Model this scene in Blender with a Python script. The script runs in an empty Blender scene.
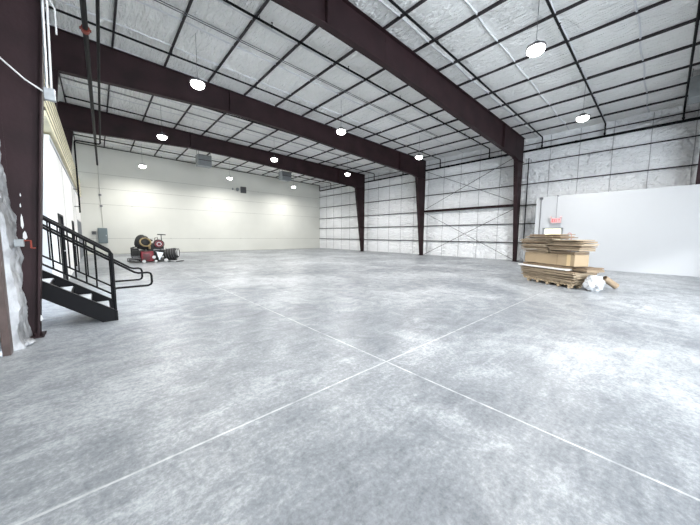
import bpy, bmesh, math, random
from mathutils import Vector, Matrix, noise

# ------------------------------------------------------------------ camera, world, sun, exposure
S = bpy.context.scene
C = S.collection
cam_d = bpy.data.cameras.new('camera')
cam_d.sensor_width = 36.0
cam_d.lens = 281.0 / 700.0 * 36.0
cam_d.clip_start = 0.05
cam = bpy.data.objects.new('camera', cam_d)
C.objects.link(cam)
_f, _cx, _cy = 281.0, 350.0, 262.5
def _d(x, y): return Vector((x - _cx, -(y - _cy), -_f)).normalized()
_Y = _d(97, 233.8); _X = _d(665, 238.1)
_X = (_X - _Y * _X.dot(_Y)).normalized(); _Z = _X.cross(_Y)
cam.matrix_world = Matrix.Translation((0, 0, 1.55)) @ Matrix((_X, _Y, _Z)).to_4x4()
S.camera = cam

S.view_settings.view_transform = 'Standard'
S.view_settings.look = 'None'
S.view_settings.gamma = 1.0
S.view_settings.use_curve_mapping = False
S.view_settings.exposure = 0.27

W = bpy.data.worlds.new('overcast_sky'); S.world = W; W.use_nodes = True
W.node_tree.nodes['Background'].inputs[0].default_value = (0.86, 0.93, 1.0, 1)
W.node_tree.nodes['Background'].inputs[1].default_value = 19.0

def light(name, kind, loc, energy, color=(1, 1, 1), **k):
    l = bpy.data.lights.new(name, kind); l.energy = energy; l.color = color
    for a, b in k.items(): setattr(l, a, b)
    o = bpy.data.objects.new(name, l); C.objects.link(o); o.location = loc
    return o
# low hazy sun that comes in through the open dock doors behind the camera
sun = light('sun', 'SUN', (0, -30, 20), 1.7, (0.93, 0.97, 1.0), angle=0.06)
sun.rotation_euler = Vector((0.95, 1.0, -0.55)).to_track_quat('-Z', 'Y').to_euler()
# sky portals in the dock doors
DOORS = ((0.8, 6.8), (9.0, 11.4))
REAR_Y = -7.8; DOOR_H = 5.0
for a, b in DOORS:
    p = light('dock_door_daylight', 'AREA', ((a + b) / 2, REAR_Y - 0.1, DOOR_H / 2), 1.0, shape='RECTANGLE', size=b - a, size_y=DOOR_H)
    p.rotation_euler = (math.radians(90), 0, 0)
    p.data.cycles.is_portal = True
LAMP_W = 225.0
LAMP_E = 22.0

# ------------------------------------------------------------------ materials
def mat(name, col, rough=0.6, metal=0.0, var=0.0, scale=5.0, bump=0.0, bscale=20.0, emit=None, emit_s=0.0, col2=None, alpha=None, spec=None, stretch=None):
    m = bpy.data.materials.new(name); m.use_nodes = True
    nt = m.node_tree; n = nt.nodes; b = n['Principled BSDF']
    b.inputs['Base Color'].default_value = (*col, 1)
    b.inputs['Roughness'].default_value = rough
    b.inputs['Metallic'].default_value = metal
    if spec is not None: b.inputs['Specular IOR Level'].default_value = spec
    tc = n.new('ShaderNodeTexCoord'); mp = n.new('ShaderNodeMapping')
    nt.links.new(tc.outputs['Object'], mp.inputs[0])
    if stretch: mp.inputs['Scale'].default_value = stretch
    if var or col2:
        t = n.new('ShaderNodeTexNoise'); t.inputs['Scale'].default_value = scale; t.inputs['Detail'].default_value = 6
        nt.links.new(mp.outputs[0], t.inputs[0])
        r = n.new('ShaderNodeValToRGB')
        lo = tuple(max(0, c * (1 - var)) for c in col); hi = tuple(min(1, c * (1 + var)) for c in col)
        if col2: lo, hi = col, col2
        r.color_ramp.elements[0].color = (*lo, 1); r.color_ramp.elements[1].color = (*hi, 1)
        r.color_ramp.elements[0].position = 0.32; r.color_ramp.elements[1].position = 0.68
        nt.links.new(t.outputs[0], r.inputs[0]); nt.links.new(r.outputs[0], b.inputs['Base Color'])
    if bump:
        t = n.new('ShaderNodeTexNoise'); t.inputs['Scale'].default_value = bscale; t.inputs['Detail'].default_value = 5
        nt.links.new(mp.outputs[0], t.inputs[0])
        bp = n.new('ShaderNodeBump'); bp.inputs['Strength'].default_value = bump; bp.inputs['Distance'].default_value = 0.05
        nt.links.new(t.outputs[0], bp.inputs['Height']); nt.links.new(bp.outputs[0], b.inputs['Normal'])
    if emit:
        b.inputs['Emission Color'].default_value = (*emit, 1); b.inputs['Emission Strength'].default_value = emit_s
    if alpha is not None: b.inputs['Alpha'].default_value = alpha
    return m

M = {}
M['maroon'] = mat('maroon_primer_steel', (0.023, 0.0105, 0.0125), 0.6, spec=0.25, var=0.35, scale=1.3, bump=0.05)
M['purlin'] = mat('dark_purlin_steel', (0.035, 0.030, 0.033), 0.6, spec=0.3, var=0.3, scale=2)
M['girt'] = mat('dark_girt_steel', (0.035, 0.030, 0.033), 0.6, spec=0.3, var=0.6, scale=3)
M['pipe'] = mat('black_sprinkler_pipe', (0.006, 0.006, 0.007), 0.5, spec=0.15)
M['greypipe'] = mat('grey_conduit', (0.16, 0.16, 0.17), 0.4, 0.5)
M['galv'] = mat('galvanised_steel', (0.42, 0.44, 0.46), 0.4, 0.7, var=0.15, scale=12)
M['coupling'] = mat('red_coupling_paint', (0.23, 0.035, 0.02), 0.5)
M['black'] = mat('black_painted_steel', (0.004, 0.004, 0.005), 0.45, spec=0.12)
M['rubber'] = mat('black_rubber', (0.02, 0.02, 0.02), 0.75)
M['tread'] = mat('grey_concrete_tread', (0.42, 0.43, 0.44), 0.8, var=0.15, scale=9)
M['cream'] = mat('cream_panel_paint', (0.60, 0.60, 0.555), 0.7, var=0.04, scale=0.5, bump=0.03)
M['groove'] = mat('panel_joint_sealant', (0.36, 0.36, 0.33), 0.8)
M['white'] = mat('white_painted_drywall', (0.47, 0.48, 0.495), 0.6, var=0.02, scale=0.4)
M['grey_dry'] = mat('grey_primed_drywall', (0.50, 0.51, 0.53), 0.7, var=0.05, scale=0.6)
M['officewhite'] = mat('white_office_paint', (0.80, 0.80, 0.79), 0.6, var=0.03, scale=0.6)
M['fascia'] = mat('pale_yellow_ribbed_siding', (0.74, 0.69, 0.48), 0.5, var=0.12, scale=2)
M['glass'] = mat('dark_door_glass', (0.05, 0.06, 0.07), 0.1)
M['doordark'] = mat('dark_bronze_door', (0.012, 0.012, 0.015), 0.6, spec=0.2)
M['frame'] = mat('grey_door_frame', (0.23, 0.24, 0.25), 0.5)
M['lite'] = mat('backlit_door_glass', (0.8, 0.8, 0.6), 0.3, emit=(1.0, 0.98, 0.72), emit_s=1.1)
M['lamp'] = mat('lit_led_diffuser', (1, 1, 1), 0.4, emit=(1.0, 0.99, 0.96), emit_s=LAMP_E)
M['exit'] = mat('lit_red_exit_letters', (0.5, 0.02, 0.02), 0.4, emit=(1.0, 0.05, 0.06), emit_s=0.55)
M['exitbody'] = mat('pale_pink_white_plastic', (0.62, 0.40, 0.40), 0.5)
M['card'] = mat('brown_cardboard', (0.28, 0.21, 0.14), 0.85, var=0.12, scale=6)
M['card2'] = mat('pale_cardboard', (0.38, 0.30, 0.21), 0.85, var=0.14, scale=7)
M['card3'] = mat('dark_cardboard', (0.20, 0.14, 0.09), 0.85, var=0.2, scale=7)
M['boxcard'] = mat('tan_box_cardboard', (0.38, 0.285, 0.18), 0.8, var=0.05, scale=3)
M['tape'] = mat('clear_tan_tape', (0.62, 0.47, 0.27), 0.3)
M['wood'] = mat('pallet_pine', (0.50, 0.39, 0.26), 0.8, var=0.25, scale=8, stretch=(1, 6, 6))
M['foam'] = mat('white_foam_sheet', (0.82, 0.80, 0.77), 0.7, var=0.05)
M['poly'] = mat('crumpled_clear_poly', (0.66, 0.68, 0.71), 0.2, bump=1.0, bscale=6, alpha=0.72)
M['red'] = mat('red_engine_paint', (0.16, 0.010, 0.018), 0.4, var=0.35, scale=9)
M['tan'] = mat('tan_webbing', (0.24, 0.18, 0.085), 0.7)
M['silver'] = mat('silver_metal', (0.55, 0.56, 0.58), 0.3, 0.7)
M['wheelwhite'] = mat('white_wheel_hub', (0.55, 0.55, 0.55), 0.5)
M['panelblue'] = mat('blue_grey_enamel', (0.12, 0.155, 0.165), 0.5)
M['heater'] = mat('grey_heater_cabinet', (0.25, 0.27, 0.28), 0.5, var=0.08)
M['darkgrey'] = mat('dark_grey_plastic', (0.07, 0.07, 0.075), 0.5)
M['seam'] = mat('white_seam_tape', (0.70, 0.71, 0.73), 0.7)
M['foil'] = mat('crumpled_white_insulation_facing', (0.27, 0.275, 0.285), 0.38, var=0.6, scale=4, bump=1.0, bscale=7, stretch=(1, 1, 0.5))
M['cable'] = mat('white_cable_jacket', (0.62, 0.62, 0.62), 0.5)
M['jamb'] = mat('brown_steel_jamb', (0.075, 0.05, 0.045), 0.5, var=0.3, scale=5)
M['doorpanel'] = mat('grey_green_door_panel', (0.20, 0.22, 0.21), 0.5, var=0.1)
M['rearwall'] = mat('white_rear_insulation', (0.72, 0.73, 0.74), 0.6)

def facing(name, col, axis, seam_pitch):
    """vinyl faced insulation: soft wrinkles running across the bays"""
    m = bpy.data.materials.new(name); m.use_nodes = True
    nt = m.node_tree; n = nt.nodes; L = nt.links; b = n['Principled BSDF']
    b.inputs['Roughness'].default_value = 0.42
    tc = n.new('ShaderNodeTexCoord')
    def nz(scale, st, det=4, dist=0.6):
        mp = n.new('ShaderNodeMapping'); mp.inputs['Scale'].default_value = st
        L.new(tc.outputs['Object'], mp.inputs[0])
        t = n.new('ShaderNodeTexNoise'); t.inputs['Scale'].default_value = scale; t.inputs['Detail'].default_value = det
        t.inputs['Distortion'].default_value = dist
        L.new(mp.outputs[0], t.inputs[0]); return t
    if axis == 'roof': a = nz(3.0, (3.2, 0.7, 1)); c = nz(9, (1, 1, 1))
    else: a = nz(3.0, (1, 1.4, 1.4)); c = nz(10, (1, 1, 1))
    ad = n.new('ShaderNodeMath'); ad.operation = 'MULTIPLY_ADD'; ad.inputs[1].default_value = 0.35
    L.new(c.outputs[0], ad.inputs[0]); L.new(a.outputs[0], ad.inputs[2])
    bp = n.new('ShaderNodeBump'); bp.inputs['Strength'].default_value = 0.9; bp.inputs['Distance'].default_value = 0.20
    L.new(ad.outputs[0], bp.inputs['Height']); L.new(bp.outputs[0], b.inputs['Normal'])
    v = nz(0.5, (1, 1, 1), 5)
    r = n.new('ShaderNodeValToRGB'); r.color_ramp.elements[0].position = .3; r.color_ramp.elements[1].position = .7
    r.color_ramp.elements[0].color = (*[x * 0.92 for x in col], 1); r.color_ramp.elements[1].color = (*[min(1, x * 1.05) for x in col], 1)
    L.new(v.outputs[0], r.inputs[0]); L.new(r.outputs[0], b.inputs['Base Color'])
    return m
M['roofins'] = facing('white_vinyl_roof_insulation', (0.90, 0.905, 0.89), 'roof', 1.5)
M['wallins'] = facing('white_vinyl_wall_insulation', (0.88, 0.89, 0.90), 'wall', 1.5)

def floor_mat():
    m = bpy.data.materials.new('polished_grey_concrete'); m.use_nodes = True
    nt = m.node_tree; n = nt.nodes; L = nt.links; b = n['Principled BSDF']
    tc = n.new('ShaderNodeTexCoord')
    def nz(scale, st=(1, 1, 1), det=6, dist=0.0, rough=0.55, rot=0):
        mp = n.new('ShaderNodeMapping'); mp.inputs['Scale'].default_value = st; mp.inputs['Rotation'].default_value = (0, 0, rot)
        L.new(tc.outputs['Object'], mp.inputs[0])
        t = n.new('ShaderNodeTexNoise'); t.inputs['Scale'].default_value = scale; t.inputs['Detail'].default_value = det
        t.inputs['Distortion'].default_value = dist; t.inputs['Roughness'].default_value = rough
        L.new(mp.outputs[0], t.inputs[0]); return t.outputs[0]
    def ma(op, a, bb, c=None):
        x = n.new('ShaderNodeMath'); x.operation = op
        for i, v in enumerate((a, bb, c)):
            if v is None: continue
            if isinstance(v, (int, float)): x.inputs[i].default_value = v
            else: L.new(v, x.inputs[i])
        return x.outputs[0]
    def mr(v, a, b_, c, d):
        x = n.new('ShaderNodeMapRange'); L.new(v, x.inputs[0])
        for i, q in enumerate((a, b_, c, d)): x.inputs[i + 1].default_value = q
        return x.outputs[0]
    big = nz(0.35, det=4, dist=0.8)
    mid = nz(2.2, det=8, dist=1.4, rough=0.68)
    fine = nz(26, det=6, rough=0.8)
    streak = nz(3.0, (0.45, 2.2, 1), det=7, dist=1.0, rough=0.7, rot=0.35)
    veins = nz(5.0, det=9, dist=2.5, rough=0.62)
    ridge = ma('SUBTRACT', 1.0, ma('MULTIPLY', ma('ABSOLUTE', ma('SUBTRACT', veins, 0.5), 0), 9.0))
    ridge = ma('MAXIMUM', ridge, 0.0)
    s = ma('MULTIPLY', mr(big, .35, .65, -.5, .5), 0.46)
    s = ma('ADD', s, ma('MULTIPLY', mr(mid, .3, .7, -.5, .5), 0.44))
    s = ma('ADD', s, ma('MULTIPLY', mr(streak, .3, .7, -.5, .5), 0.35))
    s = ma('ADD', s, ma('MULTIPLY', mr(fine, .35, .65, -.5, .5), 0.55))
    s = ma('ADD', s, ma('MULTIPLY', ma('MULTIPLY', ridge, mr(big, .35, .65, 0, 1)), 0.22))
    s = mr(s, -.8, .8, 0, 1)
    r = n.new('ShaderNodeValToRGB')
    r.color_ramp.elements[0].position = 0.05; r.color_ramp.elements[0].color = (0.088, 0.098, 0.116, 1)
    r.color_ramp.elements[1].position = 0.98; r.color_ramp.elements[1].color = (0.50, 0.52, 0.54, 1)
    e = r.color_ramp.elements.new(0.5); e.color = (0.222, 0.237, 0.256, 1)
    L.new(s, r.inputs[0])
    # saw cut joints filled with pale dust
    sp = n.new('ShaderNodeSeparateXYZ'); L.new(tc.outputs['Object'], sp.inputs[0])
    wob = ma('MULTIPLY', mr(nz(1.2, det=3), 0, 1, -1, 1), 0.008)
    def joint(coord, at, w, s0):
        d_ = ma('ABSOLUTE', ma('ADD', ma('SUBTRACT', coord, at), wob), 0)
        return ma('MULTIPLY', mr(d_, w * .5, w, 1, 0), s0)
    J = joint(sp.outputs[0], 2.58, 0.013, .65)
    for c_, at, w, s0 in ((1, 2.19, 0.013, .65), (0, 7.26, 0.018, 0.3), (0, 11.94, 0.03, 0.5), (1, 6.87, 0.02, 0.18), (1, 11.6, 0.03, 0.4), (1, 16.2, 0.04, 0.35), (0, -2.1, 0.02, .6), (1, -2.5, 0.02, .6)):
        J = ma('MAXIMUM', J, joint(sp.outputs[c_], at, w, s0))
    J = ma('MULTIPLY', J, mr(nz(5, det=6), .35, .6, .2, 1.0))
    mx = n.new('ShaderNodeMix'); mx.data_type = 'RGBA'
    L.new(J, mx.inputs[0]); L.new(r.outputs[0], mx.inputs[6]); mx.inputs[7].default_value = (0.66, 0.67, 0.68, 1)
    L.new(mx.outputs[2], b.inputs['Base Color'])
    b.inputs['Specular IOR Level'].default_value = 0.28
    L.new(mr(mid, .3, .7, .46, .30), b.inputs['Roughness'])
    bp = n.new('ShaderNodeBump'); bp.inputs['Strength'].default_value = 0.12; bp.inputs['Distance'].default_value = 0.02
    L.new(mid, bp.inputs['Height']); L.new(bp.outputs[0], b.inputs['Normal'])
    return m
M['floor'] = floor_mat()

# ------------------------------------------------------------------ mesh helpers
class MB:
    def __init__(s): s.v = []; s.f = []
    def add(s, vs, fs):
        k = len(s.v); s.v += [tuple(v) for v in vs]; s.f += [tuple(i + k for i in f) for f in fs]; return s
    def box(s, c, d, rot=None):
        vs = [Vector((x * d[0] / 2, y * d[1] / 2, z * d[2] / 2)) for x in (-1, 1) for y in (-1, 1) for z in (-1, 1)]
        if rot is not None:
            if isinstance(rot, (int, float)): rot = Matrix.Rotation(rot, 3, 'Z')
            vs = [rot @ v for v in vs]
        c = Vector(c)
        return s.add([v + c for v in vs], [(0, 1, 3, 2), (4, 6, 7, 5), (0, 4, 5, 1), (2, 3, 7, 6), (0, 2, 6, 4), (1, 5, 7, 3)])
    def bb(s, a, b): return s.box([(p + q) / 2 for p, q in zip(a, b)], [abs(q - p) for p, q in zip(a, b)])
    def rbox(s, c, d, r=0.02, rot=None, seg=2):
        bm = bmesh.new(); bmesh.ops.create_cube(bm, size=1)
        for v in bm.verts: v.co = Vector((v.co.x * d[0], v.co.y * d[1], v.co.z * d[2]))
        bmesh.ops.bevel(bm, geom=bm.edges[:], offset=r, segments=seg, affect='EDGES', profile=0.5)
        if rot is not None and isinstance(rot, (int, float)): rot = Matrix.Rotation(rot, 3, 'Z')
        bm.verts.ensure_lookup_table(); bm.verts.index_update()
        vs = [(rot @ v.co if rot is not None else v.co) + Vector(c) for v in bm.verts]
        fs = [tuple(v.index for v in f.verts) for f in bm.faces]; bm.free()
        return s.add(vs, fs)
    def cyl(s, p0, p1, r0, r1=None, seg=12, caps=True):
        r1 = r0 if r1 is None else r1
        p0 = Vector(p0); p1 = Vector(p1); z = (p1 - p0).normalized()
        u = z.orthogonal().normalized(); w = z.cross(u)
        vs = []
        for p, r in ((p0, r0), (p1, r1)):
            for i in range(seg):
                a = 2 * math.pi * i / seg; vs.append(p + (u * math.cos(a) + w * math.sin(a)) * r)
        fs = [(i, (i + 1) % seg, (i + 1) % seg + seg, i + seg) for i in range(seg)]
        if caps: fs += [tuple(range(seg - 1, -1, -1)), tuple(range(seg, 2 * seg))]
        return s.add(vs, fs)
    def tube(s, pts, r, seg=8, closed=False):
        pts = [Vector(p) for p in pts]; n_ = len(pts); rings = []
        up = None
        for i, p in enumerate(pts):
            if closed: t = (pts[(i + 1) % n_] - pts[i - 1]).normalized()
            else: t = (pts[min(i + 1, n_ - 1)] - pts[max(i - 1, 0)]).normalized()
            if up is None: up = t.orthogonal().normalized()
            up = (up - t * up.dot(t)).normalized(); w = t.cross(up)
            rings.append([p + (up * math.cos(2 * math.pi * k / seg) + w * math.sin(2 * math.pi * k / seg)) * r for k in range(seg)])
        vs = [v for rr in rings for v in rr]; fs = []
        for i in range(n_ if closed else n_ - 1):
            j = (i + 1) % n_
            for k in range(seg): fs.append((i * seg + k, i * seg + (k + 1) % seg, j * seg + (k + 1) % seg, j * seg + k))
        if not closed: fs += [tuple(range(seg - 1, -1, -1)), tuple(range((n_ - 1) * seg, n_ * seg))]
        return s.add(vs, fs)
    def prism_y(s, poly, y0, y1):          # polygon in x,z extruded along y
        n_ = len(poly); vs = [(x, y0, z) for x, z in poly] + [(x, y1, z) for x, z in poly]
        return s.add(vs, [tuple(range(n_)), tuple(range(2 * n_ - 1, n_ - 1, -1))] + [(i, i + n_, (i + 1) % n_ + n_, (i + 1) % n_) for i in range(n_)])
    def lathe(s, prof, c=(0, 0, 0), seg=24, axis=None):
        c = Vector(c); R = Matrix.Identity(3) if axis is None else Vector((0, 0, 1)).rotation_difference(Vector(axis)).to_matrix()
        vs = []
        for r, z in prof:
            for k in range(seg):
                a = 2 * math.pi * k / seg; vs.append(R @ Vector((r * math.cos(a), r * math.sin(a), z)) + c)
        fs = []
        for i in range(len(prof) - 1):
            for k in range(seg): fs.append((i * seg + k, i * seg + (k + 1) % seg, (i + 1) * seg + (k + 1) % seg, (i + 1) * seg + k))
        fs += [tuple(range(seg - 1, -1, -1)), tuple(range((len(prof) - 1) * seg, len(prof) * seg))]
        return s.add(vs, fs)
    def torus(s, c, R, r, axis=(0, 0, 1), seg=28, a0=0, a1=2 * math.pi):
        Q = Vector((0, 0, 1)).rotation_difference(Vector(axis)).to_matrix()
        full = abs(a1 - a0 - 2 * math.pi) < 1e-4
        m_ = seg if full else seg + 1
        pts = [Q @ Vector((R * math.cos(a0 + (a1 - a0) * i / seg), R * math.sin(a0 + (a1 - a0) * i / seg), 0)) + Vector(c) for i in range(m_)]
        return s.tube(pts, r, 8, closed=full)
    def beam(s, p0, p1, w, h):             # box section along p0-p1, height in z plane
        p0 = Vector(p0); p1 = Vector(p1); t = (p1 - p0); L_ = t.length; t.normalize()
        side = Vector((0, 0, 1)).cross(t)
        side = Vector((1, 0, 0)) if side.length < 1e-4 else side.normalized()
        up = t.cross(side)
        R = Matrix((t, side, up)).transposed()
        return s.box((p0 + p1) / 2, (L_, w, h), R)
    def blob(s, c, r, seed=0, amp=0.25, fr=2.2, sub=4):
        bm = bmesh.new(); bmesh.ops.create_icosphere(bm, subdivisions=sub, radius=1)
        bm.verts.index_update(); vs = []
        for v in bm.verts:
            k = 1 + amp * noise.fractal(v.co * fr + Vector((seed, seed * 2, 0)), 1.0, 2.0, 4)
            p = Vector((v.co.x * r[0], v.co.y * r[1], v.co.z * r[2])) * k + Vector(c)
            vs.append(p)
        fs = [tuple(v.index for v in f.verts) for f in bm.faces]; bm.free()
        return s.add(vs, fs)
    def build(s, name, m, parent=None, smooth=False, loc=None):
        me = bpy.data.meshes.new(name)
        o_ = Vector(loc) if loc is not None else Vector((0, 0, 0))
        me.from_pydata([tuple(Vector(v) - o_) for v in s.v], [], s.f); me.materials.append(M[m] if isinstance(m, str) else m)
        bm = bmesh.new(); bm.from_mesh(me); bmesh.ops.recalc_face_normals(bm, faces=bm.faces); bm.to_mesh(me); bm.free()
        if smooth:
            for p in me.polygons: p.use_smooth = True
            try: me.set_sharp_from_angle(angle=math.radians(40))
            except Exception: pass
        o = bpy.data.objects.new(name, me); C.objects.link(o)
        if parent is not None: o.parent = parent
        elif loc is not None: o.location = loc
        return o

def tag(o, label, cat, group=None, kind=None):
    o['label'] = label; o['category'] = cat
    if group: o['group'] = group
    if kind: o['kind'] = kind
    return o
def struct(o): o['kind'] = 'structure'; return o
def thing(name, label, cat, loc=(0, 0, 0), group=None, rz=0):
    o = bpy.data.objects.new(name, None); C.objects.link(o); o.location = loc; o.rotation_euler = (0, 0, rz)
    o.empty_display_size = 0.2
    return tag(o, label, cat, group)
def copy_tree(o, parent=None):
    c = o.copy(); C.objects.link(c)
    if parent is not None: c.parent = parent
    for ch in list(o.children): copy_tree(ch, c)
    return c
ORD = ['first', 'second', 'third', 'fourth', 'fifth', 'sixth', 'seventh', 'eighth', 'ninth', 'tenth', 'eleventh', 'twelfth', 'thirteenth', 'fourteenth', 'fifteenth']
random.seed(7)

# ------------------------------------------------------------------ building dimensions
XL, XR = -1.05, 20.15          # side walls
YE = 28.0                      # cream end wall
def ztop(x): return 7.92 - 0.02 * x       # top of the frames = underside of the purlins
FRAMES = (-0.8, 6.25, 13.25, 20.2)

# floor
struct(MB().bb((-6, REAR_Y - 6, -0.2), (24, YE + 0.3, 0)).build('floor', 'floor'))

# ceiling: sagging faced insulation between purlins
PX = [19.05 - 1.524 * k for k in range(14)]
def make_ceiling():
    b = MB(); xs = []; step = 1.524 / 10; x = XL - 0.2
    nx = 144; ny = 180
    y0, y1 = REAR_Y - 0.1, YE + 0.1
    vs = []
    for i in range(nx + 1):
        x = XL - 0.15 + (XR + 0.3 - XL) * i / nx
        ph = ((x - PX[0]) / 1.524) % 1.0
        for j in range(ny + 1):
            y = y0 + (y1 - y0) * j / ny
            sag = math.sin(math.pi * ph) ** 0.55
            # seams between the insulation rolls every 1.75 m, pulled up
            sp_ = ((y - 0.98) / 1.53) % 1.0; sm = math.exp(-(min(sp_, 1 - sp_) * 1.53 / 0.12) ** 2)
            n_ = noise.fractal(Vector((x * 1.6, y * 0.7, 3.1)), 1.0, 2.0, 3) * 0.03
            z = ztop(x) + 0.085 - 0.045 * sag * (1 - 0.9 * sm) + n_ * (0.3 + sag) * .8
            vs.append((x, y, z))
    fs = [(i * (ny + 1) + j, i * (ny + 1) + j + 1, (i + 1) * (ny + 1) + j + 1, (i + 1) * (ny + 1) + j) for i in range(nx) for j in range(ny)]
    b.add(vs, fs)
    o = b.build('ceiling', 'roofins', smooth=True); struct(o)
    # taped seams where two rolls meet
    t = MB()
    k = -6
    while 0.98 + 1.53 * k < YE - 0.4:
        y = 0.98 + 1.53 * k; k += 1
        if y < REAR_Y + .3: continue
        for (xa, xb) in [(PX[i + 1], PX[i]) for i in range(13)] + [(PX[0], XR - .05)]:
            n_ = 10; ring = []
            for q in range(n_ + 1):
                x = xa + (xb - xa) * q / n_; sg = math.sin(math.pi * q / n_) ** 0.55 if 0 < q < n_ else 0
                yy = y + 0.02 * math.sin(x * 2.3 + k * 1.7)
                z = ztop(x) + 0.06 - 0.01 * sg
                ring.append((x, yy, z))
            t.tube(ring, 0.026, 5)
    s_ = t.build('seam_tape', 'seam', o); 
    # roof deck over it
    b = MB().add([(XL - .5, REAR_Y - .3, ztop(XL) + .36), (XR + .5, REAR_Y - .3, ztop(XR) + .36), (XR + .5, YE + .4, ztop(XR) + .36), (XL - .5, YE + .4, ztop(XL) + .36),
                  (XL - .5, REAR_Y - .3, ztop(XL) + .45), (XR + .5, REAR_Y - .3, ztop(XR) + .45), (XR + .5, YE + .4, ztop(XR) + .45), (XL - .5, YE + .4, ztop(XL) + .45)],
                 [(0, 1, 2, 3), (7, 6, 5, 4), (0, 4, 5, 1), (1, 5, 6, 2), (2, 6, 7, 3), (3, 7, 4, 0)])
    struct(b.build('ceiling_roof_deck', 'galv'))
make_ceiling()

# purlins (Z sections with bottom flange and web)
pur = MB()
L0, L1 = REAR_Y, YE
pur.bb((-0.026, L0, 0), (0.026, L1, 0.01)).bb((-0.026, L0, 0.0), (-0.020, L1, 0.19)).bb((-0.10, L0, 0.18), (-0.03, L1, 0.192))
pur.bb((0.021, L0, 0.0), (0.026, L1, 0.02))
P0 = pur.build('roof_purlin', 'purlin')
for k, x in enumerate(PX):
    o = P0 if k == 0 else P0.copy()
    if k: C.objects.link(o)
    o.location = (x, 0, ztop(x) + 0.002)
    tag(o, 'dark steel roof purlin against white ceiling insulation, %s in from the insulated side wall' % ORD[k], 'purlin', 'roof purlins')

# ------------------------------------------------------------------ right insulated wall
def make_right_wall():
    b = MB(); y0, y1, z0, z1 = REAR_Y, YE, 0.0, 7.75; ny, nz_ = 230, 50
    GZ = (0, 1.21, 2.41, 3.56, 4.84, 6.1, 7.2, 7.75)
    vs = []
    for i in range(ny + 1):
        y = y0 + (y1 - y0) * i / ny
        for j in range(nz_ + 1):
            z = z0 + (z1 - z0) * j / nz_
            for a, c in zip(GZ, GZ[1:]):
                if a <= z <= c + 1e-6: t = (z - a) / (c - a); break
            sp_ = ((y - 0.79) / 1.36) % 1.0; sm = math.exp(-(min(sp_, 1 - sp_) * 1.36 / 0.10) ** 2)
            x = XR + 0.04 - 0.06 * math.sin(math.pi * t) ** .6 * (1 - .6 * sm) + 0.02 * noise.fractal(Vector((9, y * 1.3, z * 1.3)), 1, 2, 3)
            vs.append((x, y, z))
    b.add(vs, [(i * (nz_ + 1) + j, i * (nz_ + 1) + j + 1, (i + 1) * (nz_ + 1) + j + 1, (i + 1) * (nz_ + 1) + j) for i in range(ny) for j in range(nz_)])
    o = struct(b.build('wall_right', 'wallins', smooth=True))
    t = MB(); k = -6
    while 0.79 + 1.36 * k < YE - .3:
        y = 0.79 + 1.36 * k; k += 1
        if y < REAR_Y + .2: continue
        pts = [(XR + 0.0 - 0.03 * math.sin(math.pi * ((z % 1.2) / 1.2)), y + .006 * math.sin(z * 3 + k), z) for z in [q * .25 + .02 for q in range(31)]]
        t.tube(pts, 0.013, 5)
    t.build('seam_tape', mat('grey_seam_tape', (0.42, 0.42, 0.43), .6), o)  # one even grey for the tape down the wall insulation seams
    struct(MB().bb((XR + .18, REAR_Y - .3, 0), (XR + .3, YE + .3, 8.0)).build('wall_right_sheeting', 'galv'))
make_right_wall()
for k, z in enumerate((1.21, 2.41, 3.56, 4.84, 6.1, 7.2)):
    b = MB().bb((XR - 0.10, REAR_Y + .05, z - .01), (XR + 0.08, YE - .02, z)).bb((XR - 0.10, REAR_Y + .05, z - .055), (XR - 0.093, YE - .02, z + .0))
    n_ = ['lowest', 'second lowest', 'third', 'fourth', 'fifth', 'topmost'][k]
    tag(b.build('wall_girt', 'girt', loc=(XR, 0, z)), 'dark horizontal steel girt across the white insulated side wall, %s%s' % (n_, ' of the six' if k in (0, 1, 5) else ' up from the floor'), 'girt', 'wall girts')

# base trim of the right wall
struct(MB().bb((XR - .05, REAR_Y, 0), (XR + .05, YE, .05)).build('baseboard_right', 'white'))

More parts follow.
